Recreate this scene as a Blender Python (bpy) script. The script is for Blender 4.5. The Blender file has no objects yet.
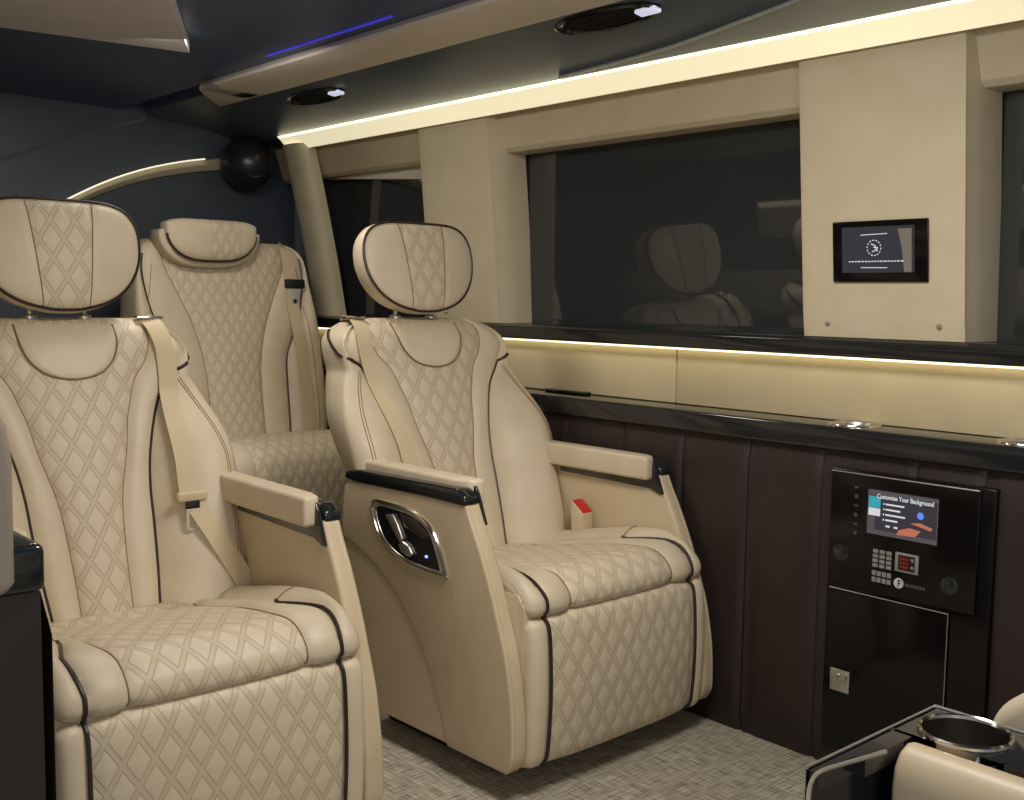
import bpy, bmesh, math, random
from mathutils import Vector, Matrix
random.seed(4)
sc = bpy.context.scene
COL = sc.collection

# ------------------------------------------------------------------ materials
def srgb(r, g, b):
    f = lambda c: (c/255)/12.92 if c/255 <= .04045 else ((c/255+.055)/1.055)**2.4
    return (f(r), f(g), f(b), 1)

class N:
    """small node-graph helper"""
    def __init__(s, m):
        s.t = m.node_tree; s.n = s.t.nodes; s.l = s.t.links
    def node(s, kind, **kw):
        n = s.n.new(kind)
        for k, v in kw.items(): setattr(n, k, v)
        return n
    def put(s, sock, v):
        if hasattr(v, 'is_output') or hasattr(v, 'links'): s.l.new(v, sock)
        else: sock.default_value = v
    def m(s, op, a, b=None, c=None):
        n = s.node('ShaderNodeMath', operation=op)
        s.put(n.inputs[0], a)
        if b is not None: s.put(n.inputs[1], b)
        if c is not None: s.put(n.inputs[2], c)
        return n.outputs[0]
    def mix(s, f, a, b):
        n = s.node('ShaderNodeMix', data_type='RGBA')
        s.put(n.inputs[0], f); s.put(n.inputs[6], a); s.put(n.inputs[7], b)
        return n.outputs[2]
    def bump(s, h, strength, dist, normal=None):
        n = s.node('ShaderNodeBump')
        n.inputs['Strength'].default_value = strength; n.inputs['Distance'].default_value = dist
        s.l.new(h, n.inputs['Height'])
        if normal is not None: s.l.new(normal, n.inputs['Normal'])
        return n.outputs[0]
    def sstep(s, v, lo, hi):
        n = s.node('ShaderNodeMapRange', interpolation_type='SMOOTHSTEP')
        s.put(n.inputs[0], v); n.inputs[1].default_value = lo; n.inputs[2].default_value = hi
        return n.outputs[0]

def mat(name, col, rough=.5, metal=0, spec=.5, coat=0, emit=None, estr=0):
    m = bpy.data.materials.new(name); m.use_nodes = True
    b = m.node_tree.nodes['Principled BSDF']
    b.inputs['Base Color'].default_value = col
    b.inputs['Roughness'].default_value = rough
    b.inputs['Metallic'].default_value = metal
    b.inputs['Specular IOR Level'].default_value = spec
    b.inputs['Coat Weight'].default_value = coat
    if emit: b.inputs['Emission Color'].default_value = emit; b.inputs['Emission Strength'].default_value = estr
    return m

def leather(name, col, col2, rough=.48, scale=260, strength=.25, perf=None, wrinkle=.35):
    m = mat(name, col, rough); g = N(m); b = g.n['Principled BSDF']
    tc = g.node('ShaderNodeTexCoord').outputs['Object']
    v = g.node('ShaderNodeTexVoronoi', feature='DISTANCE_TO_EDGE'); v.inputs['Scale'].default_value = scale
    g.l.new(tc, v.inputs['Vector'])
    nz = g.node('ShaderNodeTexNoise'); nz.inputs['Scale'].default_value = 9; nz.inputs['Detail'].default_value = 4
    g.l.new(tc, nz.inputs['Vector'])
    nrm = g.bump(nz.outputs[0], wrinkle, .006)
    nrm = g.bump(v.outputs[0], strength, .0008, nrm)
    g.l.new(nrm, b.inputs['Normal'])
    c = g.mix(g.sstep(nz.outputs[0], .3, .7), col, col2)
    if perf:
        w = g.node('ShaderNodeTexVoronoi', feature='F1', voronoi_dimensions='2D'); w.inputs['Scale'].default_value = perf; w.inputs['Randomness'].default_value = 0
        g.l.new(g.node('ShaderNodeUVMap').outputs[0], w.inputs['Vector'])
        f = g.m('MULTIPLY', g.sstep(w.outputs['Distance'], .34, .22), .55)
        c = g.mix(f, c, (col[0]*.35, col[1]*.33, col[2]*.3, 1))
    g.l.new(c, b.inputs['Base Color'])
    return m

def quilt(name, col, stitch, W=.056, H=.088, rough=.5, groove=.003):
    """double-stitched diamond quilting with fine perforation, laid out in UV metres"""
    m = mat(name, col, rough); g = N(m); b = g.n['Principled BSDF']
    uv = g.node('ShaderNodeUVMap').outputs[0]
    sp = g.node('ShaderNodeSeparateXYZ'); g.l.new(uv, sp.inputs[0])
    u = g.m('DIVIDE', sp.outputs[0], W); v = g.m('DIVIDE', sp.outputs[1], H)
    def lines(a):
        f = g.m('FRACT', g.m('ADD', a, 100.5)); return g.m('ABSOLUTE', g.m('SUBTRACT', f, .5))
    da = lines(g.m('ADD', u, v)); db = lines(g.m('SUBTRACT', u, v))
    d = g.m('MINIMUM', da, db)
    band = g.sstep(d, .15, .09)                                # channel between the stitch rows
    st = g.sstep(g.m('ABSOLUTE', g.m('SUBTRACT', d, .105)), .040, .012)  # the stitch rows themselves
    thr = g.sstep(g.m('SINE', g.m('MULTIPLY', sp.outputs[1], 1500)), -.6, .2)
    st2 = g.m('MULTIPLY', st, g.m('ADD', g.m('MULTIPLY', thr, .4), .6))
    puff = g.m('POWER', g.sstep(d, .02, .5), .7)
    h = g.m('SUBTRACT', puff, g.m('MULTIPLY', st, .30))
    w = g.node('ShaderNodeTexVoronoi', feature='F1', voronoi_dimensions='2D'); w.inputs['Scale'].default_value = 330; w.inputs['Randomness'].default_value = 0
    g.l.new(uv, w.inputs['Vector'])
    pf = g.m('MULTIPLY', g.sstep(w.outputs['Distance'], .36, .2), .25)
    nz = g.node('ShaderNodeTexNoise'); nz.inputs['Scale'].default_value = 300
    g.l.new(uv, nz.inputs['Vector'])
    nrm = g.bump(h, .5, groove); nrm = g.bump(nz.outputs[0], .15, .0008, nrm)
    g.l.new(nrm, b.inputs['Normal'])
    dk = (col[0]*.4, col[1]*.37, col[2]*.33, 1)
    c = g.mix(pf, col, dk)
    c = g.mix(g.m('MULTIPLY', band, .17), c, stitch)
    c = g.mix(g.m('MULTIPLY', st2, .38), c, stitch)
    g.l.new(c, b.inputs['Base Color'])
    return m

CREAM = srgb(213, 197, 170); CREAM2 = srgb(206, 189, 161)
M = {}
M['cream'] = leather('cream_leather', CREAM, CREAM2)
M['cream_wall'] = leather('cream_wall_leather', srgb(206, 192, 162), srgb(200, 186, 155), .6, 210, .3, wrinkle=.12)
M['perf'] = leather('perforated_cream', CREAM, CREAM2, perf=300)
M['shell'] = leather('seat_shell_leather', srgb(203, 184, 152), srgb(197, 177, 145), .42, 320, .15, wrinkle=.15)
M['quilt'] = quilt('quilted_leather', CREAM, srgb(138, 112, 78))
M['quilt_rear'] = quilt('quilted_leather_rear', CREAM, srgb(138, 112, 78), .044, .076)
M['piping'] = mat('dark_piping', srgb(46, 34, 28), .45)
M['thread'] = mat('tan_thread', srgb(140, 112, 78), .7)
M['brown'] = leather('dark_brown_leather', srgb(45, 35, 31), srgb(40, 31, 27), .5, 240, .3, wrinkle=.3)
M['gloss'] = mat('gloss_black', srgb(32, 34, 36), .14, spec=.5, coat=.3)
M['gloss_dark'] = mat('gloss_black_panel', srgb(16, 14, 14), .14, spec=.3)
M['matte'] = mat('matte_black', srgb(24, 22, 22), .6)
M['chrome'] = mat('chrome', srgb(215, 210, 200), .16, 1)
M['steel'] = mat('brushed_steel', srgb(205, 200, 194), .34, .9)
M['red'] = mat('red_plastic', srgb(200, 40, 40), .4)
M['belt'] = leather('belt_webbing', srgb(208, 188, 154), srgb(201, 181, 147), .7, 500, .3, wrinkle=.05)
M['glass'] = mat('tinted_window_glass', srgb(52, 54, 55), .03, spec=.85)
M['ceil'] = mat('dark_blue_ceiling', srgb(74, 88, 122), .38)
M['soffit'] = mat('dark_grey_soffit', srgb(88, 100, 112), .36, spec=.5)
M['rear'] = mat('rear_dark_panel', srgb(76, 83, 93), .4)
M['bar'] = leather('bar_leather', srgb(226, 214, 202), srgb(222, 210, 198), .6, 200, .2, wrinkle=.1)
M['led'] = mat('led_diffuser', srgb(255, 245, 205), .5, emit=(1, .91, .62, 1), estr=.64)
M['led_core'] = mat('led_core', srgb(255, 250, 225), .5, emit=(1, .90, .58, 1), estr=2.0)
M['blue'] = mat('blue_led', srgb(60, 50, 220), .5, emit=(.08, .06, .8, 1), estr=.42)
M['cove'] = leather('cove_fabric', srgb(238, 226, 186), srgb(236, 224, 182), .7, 200, .1, wrinkle=.05)

def screen_mat(name, c, s): return mat(name, (0, 0, 0, 1), .25, emit=c, estr=s)
M['scr'] = screen_mat('lit_screen_grey', srgb(92, 88, 92), .75)
M['scr_dark'] = screen_mat('lit_screen_dark', srgb(62, 60, 70), .7)
M['scr_white'] = screen_mat('lit_screen_white', srgb(235, 235, 240), .8)
M['scr_cyan'] = screen_mat('lit_screen_cyan', srgb(60, 175, 190), .8)
M['scr_red'] = screen_mat('lit_screen_red', srgb(150, 40, 35), .6)
M['scr_orange'] = screen_mat('lit_screen_orange', srgb(205, 120, 90), .8)
M['scr_blue'] = screen_mat('lit_screen_blue', srgb(90, 130, 230), 1.2)
M['label_grey'] = mat('printed_grey', srgb(135, 133, 128), .5)
M['label_dim'] = mat('printed_dim_grey', srgb(70, 72, 78), .5)

# floor: woven vinyl
def floor_mat():
    m = mat('woven_vinyl_floor', srgb(176, 166, 146), .7); g = N(m); b = g.n['Principled BSDF']
    tc = g.node('ShaderNodeTexCoord').outputs['Object']
    def streak(sx, sy):
        mp = g.node('ShaderNodeMapping'); mp.inputs['Scale'].default_value = (sx, sy, 1); g.l.new(tc, mp.inputs[0])
        n = g.node('ShaderNodeTexNoise'); n.inputs['Scale'].default_value = 1; n.inputs['Detail'].default_value = 3
        g.l.new(mp.outputs[0], n.inputs['Vector']); return n.outputs[0]
    a = streak(14, 260); c = streak(260, 14); e = streak(6, 6)
    s = g.m('ADD', a, c)
    col = g.mix(g.sstep(s, .72, 1.28), srgb(112, 102, 86), srgb(205, 196, 176))
    col = g.mix(g.m('MULTIPLY', g.sstep(e, .35, .7), .3), col, srgb(150, 140, 120))
    g.l.new(col, b.inputs['Base Color']); g.l.new(g.bump(s, .5, .002), b.inputs['Normal'])
    return m
M['floor'] = floor_mat()

# ------------------------------------------------------------------ mesh helpers
def link(name, me, parent=None, loc=(0, 0, 0)):
    o = bpy.data.objects.new(name, me); COL.objects.link(o); o.location = loc
    if parent: o.parent = parent
    return o

def tag(o, label=None, cat=None, group=None, kind=None):
    if label: o['label'] = label
    if cat: o['category'] = cat
    if group: o['group'] = group
    if kind: o['kind'] = kind
    return o

def thing(name, loc, label, cat, group=None, rz=0):
    o = bpy.data.objects.new(name, None); COL.objects.link(o); o.location = loc; o.rotation_euler.z = rz
    o.empty_display_size = .1
    return tag(o, label, cat, group)

class MB:
    """collects geometry for ONE mesh object"""
    def __init__(s): s.v = []; s.f = []; s.mi = []; s.uv = {}; s.flat = set()
    def add(s, vs, fs, mi=0, uvs=None, flat=False):
        k = len(s.v); s.v += [tuple(p) for p in vs]
        for i, f in enumerate(fs):
            if flat: s.flat.add(len(s.f))
            s.f.append([k+j for j in f]); s.mi.append(mi if isinstance(mi, int) else mi[i])
        if uvs:
            for i, q in enumerate(uvs): s.uv[k+i] = q
        return s
    def grid(s, P, mi=0, closeu=False, uv=None, matf=None, capends=False):
        """P[i][j]; rows i, columns j"""
        R, C = len(P), len(P[0]); vs = [p for r in P for p in r]; fs = []; ms = []
        for i in range(R-1):
            for j in range(C if closeu else C-1):
                j2 = (j+1) % C
                fs.append([i*C+j, i*C+j2, (i+1)*C+j2, (i+1)*C+j])
                ms.append(matf(i, j) if matf else mi)
        if capends:
            fs.append(list(range(C))[::-1]); ms.append(mi)
            fs.append([(R-1)*C+j for j in range(C)]); ms.append(mi)
        uvs = [q for r in uv for q in r] if uv else None
        return s.add(vs, fs, ms, uvs)
    def box(s, x0, x1, y0, y1, z0, z1, bev=0, seg=2, mi=0):
        return s.prism([(x0, y0), (x1, y0), (x1, y1), (x0, y1)], z0, z1, 'z', bev, seg, mi)
    def prism(s, poly, a0, a1, axis='x', bev=0, seg=2, mi=0, shift=(0, 0)):
        """extrude a 2D polygon; axis x: poly is (y,z); y: (x,z); z: (x,y); shift moves the second end"""
        def P(q, a):
            if axis == 'x': return (a, q[0], q[1])
            if axis == 'y': return (q[0], a, q[1])
            return (q[0], q[1], a)
        n = len(poly); bm = bmesh.new()
        A = [bm.verts.new(P(q, a0)) for q in poly]
        B = [bm.verts.new(P((q[0]+shift[0], q[1]+shift[1]), a1)) for q in poly]
        bm.faces.new(A[::-1]); bm.faces.new(B)
        for i in range(n): bm.faces.new([A[i], A[(i+1) % n], B[(i+1) % n], B[i]])
        bmesh.ops.recalc_face_normals(bm, faces=bm.faces)
        if bev:
            es = [e for e in bm.edges if e.calc_face_angle(0) > .6]
            bmesh.ops.bevel(bm, geom=es, offset=bev, segments=seg, profile=.5, affect='EDGES', clamp_overlap=True)
        bmesh.ops.recalc_face_normals(bm, faces=bm.faces)
        bm.verts.index_update()
        s.add([v.co[:] for v in bm.verts], [[v.index for v in f.verts] for f in bm.faces], mi)
        bm.free(); return s
    def tube(s, pts, r, seg=8, closed=False, mi=0, r2=None):
        pts = [Vector(p) for p in pts]; n = len(pts); rings = []
        up = None
        for i, p in enumerate(pts):
            a = pts[(i-1) % n] if (closed or i) else p
            b = pts[(i+1) % n] if (closed or i < n-1) else p
            t = (b-a).normalized() if (b-a).length > 1e-9 else Vector((0, 0, 1))
            if up is None:
                up = Vector((0, 0, 1)) if abs(t.z) < .9 else Vector((1, 0, 0))
            up = (up-t*up.dot(t))
            if up.length < 1e-6: up = t.orthogonal()
            up.normalize(); sd = t.cross(up)
            rr = r if r2 is None else r+(r2-r)*i/(n-1)
            rings.append([p+(up*math.sin(k/seg*2*math.pi)+sd*math.cos(k/seg*2*math.pi))*rr for k in range(seg)])
        if closed: rings.append(rings[0])
        return s.grid(rings, mi, closeu=True, capends=not closed)
    def lathe(s, prof, c=(0, 0, 0), seg=40, mi=0, axis='z'):
        rings = []
        for r, h in prof:
            ring = []
            for k in range(seg):
                a = 2*math.pi*k/seg; x, y = r*math.cos(a), r*math.sin(a)
                q = (x, y, h) if axis == 'z' else (h, x, y)
                ring.append((c[0]+q[0], c[1]+q[1], c[2]+q[2]))
            rings.append(ring)
        return s.grid(rings, mi, closeu=True)
    def obj(s, name, mats, parent=None, loc=(0, 0, 0), smooth=True, sub=0, weld=0, angle=40):
        me = bpy.data.meshes.new(name); me.from_pydata(s.v, [], s.f)
        if not isinstance(mats, (list, tuple)): mats = [mats]
        for m_ in mats: me.materials.append(m_)
        for i, p in enumerate(me.polygons): p.material_index = s.mi[i]; p.use_smooth = smooth
        if s.uv:
            ul = me.uv_layers.new(name='UVMap')
            for lp in me.loops:
                q = s.uv.get(lp.vertex_index)
                if q: ul.data[lp.index].uv = q
        bm = bmesh.new(); bm.from_mesh(me)
        if weld: bmesh.ops.remove_doubles(bm, verts=bm.verts, dist=weld)
        bmesh.ops.recalc_face_normals(bm, faces=bm.faces)
        if smooth:
            for e in bm.edges: e.smooth = e.calc_face_angle(0) < math.radians(angle)
        bm.to_mesh(me); bm.free()
        return link(name, me, parent, loc)

def interp(tab, x):
    if x <= tab[0][0]: return tab[0][1]
    for (a, p), (b, q) in zip(tab, tab[1:]):
        if x <= b:
            return p+(q-p)*(x-a)/(b-a)
    return tab[-1][1]

def smooth_tab(tab, n=60):
    """resample a table with a Catmull-Rom through its points"""
    out = []
    for i in range(len(tab)-1):
        p0 = tab[max(i-1, 0)]; p1 = tab[i]; p2 = tab[i+1]; p3 = tab[min(i+2, len(tab)-1)]
        k = max(2, n//(len(tab)-1))
        for j in range(k):
            t = j/k
            q = tuple(.5*((2*b)+(-a+c)*t+(2*a-5*b+4*c-d)*t*t+(-a+3*b-3*c+d)*t**3) for a, b, c, d in zip(p0, p1, p2, p3))
            out.append(q)
    out.append(tab[-1]); return out

# ------------------------------------------------------------------ seat builder
class BackSurface:
    """front surface of a backrest: bolsters, seams and grooves"""
    def __init__(s, z0=.43, y0=.55, slope=.37, z1=1.07, pipe=None, seam=None, wing=None, bulge=.078, notch=.93, thick=.118, side=.06):
        s.z0, s.y0, s.slope, s.z1, s.thick = z0, y0, slope, z1, thick
        s.pipe, s.seam, s.wing = smooth_tab(pipe), smooth_tab(seam), smooth_tab(wing)
        s.bulge, s.notch, s.side = bulge, notch, side
    def base(s, z):
        y = s.y0+(z-s.z0)*s.slope; h = s.z1-z; r = .07
        if h < r: y += .05*(1-math.sqrt(max(0, 1-((r-h)/r)**2)))
        return y
    def knots(s, z):
        w = interp(s.wing, z); p = min(interp(s.pipe, z), w-.012); q = min(interp(s.seam, z), p-.012)
        return q, p, w
    def B(s, z):
        t = (s.notch-z)/.20
        a = max(0, min(1, t)); a = a*a*(3-2*a)
        b = max(0, min(1, (z-s.z0+.06)/.12))
        return s.bulge*a*(.75+.25*b)
    def y(s, x, z):
        x = abs(x); q, p, w = s.knots(z); y = s.base(z)
        if x < q:
            t = x/q; d = .012*(1-t*t)
        elif x < p:
            t = (x-q)/(p-q); d = .006*math.sin(math.pi*t)**.7
        else:
            t = min(1, (x-p)/(w-p)); b = s.B(z)+.004
            d = b*math.sin(math.pi*min(1, t*.62+.0))**.8*1.0 if t < 1 else b
            d = b*(math.sin(math.pi*.5*min(1, t/.75))**.8)
            e = max(0, (t-.62)/.38)
            d -= (.018+b*.45)*(1-math.sqrt(max(0, 1-min(1, e)**2)))
        g = .007*math.exp(-((x-q)/.006)**2)+.009*math.exp(-((x-p)/.008)**2)
        return y-d+g
    def P(s, x, z, off=0): return (x, s.y(x, z)-off, z)
    def mesh(s, parent, mq, mp=None):
        zs = [s.z0-.04+(s.z1-s.z0+.04)*i/64 for i in range(56)]
        a0 = zs[-1]
        for k in range(1, 13): zs.append(a0+(s.z1-a0)*math.sin(math.pi/2*k/12))
        rows, uvs = [], []
        ns, npp, nw = 8, 5, 16
        for z in zs:
            q, p, w = s.knots(z)
            half = [q*i/ns for i in range(ns)]+[q+(p-q)*i/npp for i in range(npp)]+[p+(w-p)*math.sin(math.pi/2*i/nw)**.9 for i in range(nw+1)]
            fr = [s.P(x, z) for x in half]
            yb = s.y0+(z-s.z0)*s.slope+s.thick
            h = s.z1-z
            if h < .06: yb -= .04*(1-math.sqrt(max(0, 1-((.06-h)/.06)**2)))
            ye = fr[-1][1]; xe = half[-1]
            tp = max(0, min(1, (s.notch-z)/.30))*s.side
            sd = [(xe+.003-tp*t, ye+(yb-ye)*t, z) for t in (.25, .5, .75)]; xe -= tp
            bk = [(xe-.004, yb-.006, z), (xe-.02, yb, z), (xe*.5, yb+.006, z), (0, yb+.008, z)]
            R = fr+sd+bk
            L = [(-x, y, zz) for x, y, zz in R[1:-1]][::-1]
            ring = R+L
            rows.append(ring); uvs.append([(v[0], z*1.066) for v in ring])
        C = len(rows[0])
        def matf(i, j):
            return 1 if (j < ns or j >= C-ns) else 0
        mb = MB(); mb.grid(rows, closeu=True, uv=uvs, matf=matf, capends=True)
        return mb.obj('backrest', [mp or M['cream'], mq], parent)

def surf_curve(S, tab, sign, off, z0, z1, n=60):
    return [S.P(sign*interp(tab, z0+(z1-z0)*i/n), z0+(z1-z0)*i/n, off) for i in range(n+1)]

def sweep(path, hw, n_edge=6, er=.035, cols=None, bump=None, uvoff=0):
    """sweep a (y,z) path sideways with rounded ends -> rows, uvs"""
    pts = smooth_tab(path, len(path)*7)
    rows, uvs = [], []; L = 0
    xs = [0+(hw-er)*i/16 for i in range(16)] if cols is None else cols
    edge = [(hw-er+er*math.sin(math.pi/2*k/n_edge), er*(1-math.cos(math.pi/2*k/n_edge))) for k in range(n_edge+1)]
    full = [(x, 0) for x in xs]+edge+[(hw, er+.008)]
    allx = [(-x, e) for x, e in full[::-1][:-1]]+full
    for i, p in enumerate(pts):
        a = pts[max(i-1, 0)]; b = pts[min(i+1, len(pts)-1)]
        t = Vector((b[0]-a[0], b[1]-a[1])); t.normalize(); nrm = Vector((-t[1], t[0]))   # outward given path order
        if i: L += math.hypot(p[0]-pts[i-1][0], p[1]-pts[i-1][1])
        r, u = [], []
        for x, e in allx:
            d = -e+(bump(x, i/(len(pts)-1), p) if bump else 0)
            r.append((x, p[0]+nrm[0]*d, p[1]+nrm[1]*d)); u.append((x, L+uvoff))
        rows.append(r); uvs.append(u)
    return rows, uvs, allx, pts

PIPE = [(.38, .118), (.43, .120), (.5, .128), (.6, .136), (.68, .141), (.76, .155), (.86, .188), (.92, .222), (.97, .258), (1.01, .275), (1.05, .235), (1.07, .20)]
SEAM = [(.38, .058), (.45, .058), (.55, .062), (.66, .072), (.76, .098), (.83, .112), (.87, .125), (.93, .143), (.98, .18), (1.04, .195), (1.07, .17)]
WING = [(.38, .300), (.44, .315), (.5, .328), (.56, .334), (.64, .337), (.70, .342), (.76, .342), (.81, .332), (.86, .312), (.90, .294), (.93, .284), (.96, .286), (1.0, .284), (1.03, .266), (1.055, .228), (1.07, .19)]

def headrest(parent, S, yc=.835, zc=1.194, hw=.186, hh=.126, tilt=-.18, dep=.050):
    def outline(x):
        a = min(1, abs(x)/hw)
        zm = .030
        zt = zm+(hh-zm)*(1-a**5)**(1/2.3)
        zb = zm-(hh+zm)*(1-a**2.9)**(1/1.9)
        return zb, zt
    n = 18; stripe = .072
    half = [stripe*i/6 for i in range(7)]+[stripe+(hw*.9995-stripe)*math.sin(math.pi/2*i/n) for i in range(1, n+1)]
    xs = [-x for x in half[::-1][:-1]]+half
    nr = 22
    edge_f = lambda z: 1
    narrow = lambda z: .88+.17*max(-1, min(1, z/hh))
    def T(x, y, z):
        y = y+.012*(abs(x)/hw)**2.2
        return (x, yc+y*math.cos(tilt)-z*math.sin(tilt), zc+y*math.sin(tilt)+z*math.cos(tilt))
    rows, uvs, edgex = [], [], {}
    for i in range(nr+1):
        t = i/nr; r, u = [], []
        for x in xs:
            zb, zt = outline(x); z = zb+(zt-zb)*t
            rx = x/hw; rz = (2*t-1)
            k_ = narrow(z)
            b = max(0, (1-abs(rx)**2.2)*(1-abs(rz)**3))
            g = .003*math.exp(-((abs(x)-stripe)/.005)**2)
            xx = x*k_ if abs(x) <= stripe else math.copysign(stripe*k_+(abs(x)-stripe)*(hw-stripe*k_)/(hw-stripe), x)
            if i in (0, nr): edgex[(i, len(r))] = xx
            r.append(T(xx, -dep-.020*b**.6+g if b > 0 else -dep, z)); u.append((xx, z+1.2))
        rows.append(r); uvs.append(u)
    C = len(xs)
    mb = MB()
    def matf(i, j): return 1 if abs((xs[j]+xs[j+1])/2) < stripe else 0
    mb.grid(rows, uv=uvs, matf=matf)
    # border loop, then skirt to the back
    loop = [(edgex[(0, j)], outline(x)[0]) for j, x in enumerate(xs)]+[(edgex[(nr, j)], outline(xs[j])[1]) for j in range(len(xs)-1, -1, -1)]
    rings = []
    for y, sc_ in ((-dep, 1.0), (-dep+.012, 1.03), (-dep+.035, 1.025), (-dep+.06, .98), (-dep+.08, .90), (-dep+.09, .76), (-dep+.094, .5)):
        rings.append([T(x*sc_, y, z*sc_) for x, z in loop])
    mb.grid(rings, closeu=True)
    mb.add(rings[-1], [list(range(len(loop)))])
    o = mb.obj('headrest', [M['cream'], M['quilt']], parent, weld=.0006, angle=60)
    MB().tube([T(x*1.005, -dep-.001, z*1.005) for x, z in loop], .0038, 6, closed=True).obj('piping', M['piping'], o)
    for sgn in (-1, 1):
        z0, z1 = outline(stripe)
        MB().tube([T(sgn*stripe*narrow(z0+(z1-z0)*t/20), -dep-.020*((1-abs(stripe/hw)**2.6)*(1-abs(2*t/20-1)**3))**.6+.0022 if 0 < t < 20 else -dep, z0+(z1-z0)*t/20) for t in range(21)], .0014, 5).obj('seam', M['thread'], o)
    return o

def ribbon(pts, w, th, wdirs=None):
    """flat strap through pts; returns MB"""
    mb = MB(); rows = []
    n = len(pts)
    for i, p in enumerate(pts):
        p = Vector(p); a = Vector(pts[max(i-1, 0)]); b = Vector(pts[min(i+1, n-1)])
        t = (b-a).normalized(); nr = Vector(wdirs[i]) if wdirs else Vector((0, -1, 0))
        sd = t.cross(nr).normalized(); nn = sd.cross(t).normalized()
        rows.append([p+sd*w/2, p+sd*w/2+nn*th, p-sd*w/2+nn*th, p-sd*w/2])
    mb.grid(rows, closeu=True, capends=True)
    return mb

def captain_seat(X0, Y0, label, belt_side, group, rz=0, controls=False, buckle=False):
    root = thing('captain_seat', (X0, Y0, 0), label, 'seat', group, rz)
    # plinth and lower body
    MB().box(-.25, .25, .14, .60, 0, .08, .01).obj('plinth', M['matte'], root)
    MB().prism([(.020, .074), (.62, .074), (.62, .38), (.20, .40), (.10, .466), (.040, .466), (.018, .44)], -.3055, .3055, 'x', .004).obj('seat_base', M['shell'], root)
    # ---- footrest
    path = [(.06, .411), (.03, .411), (.008, .404), (-.003, .385), (-.009, .33), (-.012, .24), (-.009, .16), (-.003, .10), (.008, .078), (.03, .070), (.06, .068)]
    path = path[::-1]
    ps = .25
    cols = [ps*i/14 for i in range(14)]+[ps, ps+.006, ps+.014]
    def b1(x, t, p):
        ax = abs(x); return (.008*(1-(ax/ps)**4) if ax < ps else .004)-.008*math.exp(-((ax-ps)/.007)**2)
    rows, uvs, allx, pts = sweep(path, .303, cols=cols, er=.026, bump=b1)
    mb = MB(); mb.grid(rows, uv=uvs, matf=lambda i, j: 1 if abs((allx[j][0]+allx[j+1][0])/2) < ps else 0)
    fo = mb.obj('footrest', [M['cream'], M['quilt']], root)
    for sg in (-1, 1):
        MB().tube([(sg*ps, p[0]-.003 if 8 < i < len(pts)-8 else p[0]-.001, p[1]) for i, p in enumerate(pts) if p[0] < .03], .0042, 6).obj('piping', M['piping'], fo)
    # ---- cushion
    path = [(.62, .415), (.50, .43), (.38, .455), (.26, .48), (.16, .494), (.09, .498), (.045, .488), (.012, .462), (.002, .438), (.008, .422), (.03, .416), (.08, .415)]
    path = path[::-1]
    def pipe_x(p):
        y, z = p
        if z < .455 and y < .2: return .250
        if y < .09: return .250+.008*min(1, (z-.455)/.04)
        return .258-.035*min(1, max(0, (y-.09)/.11))
    def b2(x, t, p):
        ax = abs(x); px = pipe_x(p); y, z = p
        top = max(0, min(1, (y-.03)/.10)) if z > .43 else 0
        d = 0
        qx = .175
        if ax < qx: d += .006*(1-(ax/qx)**4)
        elif ax < px: d += .006*math.sin(math.pi*(ax-qx)/(px-qx))
        else: d += .004+.020*top*math.sin(math.pi*min(1, (ax-px)/(.303-px))*.8)
        if z > .42: d -= .006*math.exp(-((ax-px)/.008)**2)*(1 if y < .21 else .3)
        d -= .004*math.exp(-((ax-qx)/.006)**2)
        d -= .010*top*max(0, 1-(ax/.24)**2)
        return d
    cols = [.175*i/12 for i in range(12)]+[.175+.075*i/9 for i in range(10)]+[.255, .262, .268]
    rows, uvs, allx, pts = sweep(path, .303, cols=cols, er=.032, bump=b2, uvoff=.02)
    mb = MB(); mb.grid(rows, uv=uvs, matf=lambda i, j: 1 if abs((allx[j][0]+allx[j+1][0])/2) < .175 and i > 3 else 0)
    cu = mb.obj('cushion', [M['perf'], M['quilt']], root)
    def on_cushion(x, lo, hi, off):
        out = []
        for i, p in enumerate(pts):
            t = i/(len(pts)-1)
            if not (lo <= t <= hi): continue
            a = pts[max(i-1, 0)]; b = pts[min(i+1, len(pts)-1)]
            tt = Vector((b[0]-a[0], b[1]-a[1])).normalized(); nr = (-tt[1], tt[0])
            xx = x(p) if callable(x) else x
            d = b2(xx, t, p)+off
            out.append((xx, p[0]+nr[0]*d, p[1]+nr[1]*d))
        return out
    tmax = max(i for i, p in enumerate(pts) if p[0] < .215)/(len(pts)-1)
    tlo = min(i for i, p in enumerate(pts) if p[0] < .02)/(len(pts)-1)
    for sg in (-1, 1):
        q = on_cushion(pipe_x, tlo, tmax, .003)
        q = [(sg*x, y, z) for x, y, z in q]
        MB().tube(q, .0042, 6).obj('piping', M['piping'], cu)
    for sg in (-1, 1):
        q = on_cushion(.175, tlo, .95, .0016); MB().tube([(sg*x, y, z) for x, y, z in q], .0013, 5).obj('seam', M['thread'], cu)
        sm = MB()
        e = q = on_cushion(.223, tmax, tmax+.015, .002)
        if q:
            y0 = q[0][1]
            bb = []
            for k in range(8):
                xx = .223+.07*k/7
                j = min(range(len(pts)), key=lambda i: abs(pts[i][0]-y0)+(10 if pts[i][1] < .43 else 0))
                p = pts[j]; bb.append((sg*xx, p[0], p[1]+b2(xx, j/(len(pts)-1), p)+.002-(.0 if xx < .275 else (.032*(1-math.sqrt(max(0, 1-((xx-.271)/.032)**2)))))))
            sm.tube(bb, .0014, 5)
            sm.obj('seam', M['thread'], cu)
    # ---- backrest
    lo = lambda t: [(z-.012 if z > .9 else z, v) for z, v in t]
    S = BackSurface(z1=1.058, pipe=lo(PIPE), seam=lo(SEAM), wing=lo(WING), notch=.92)
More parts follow.
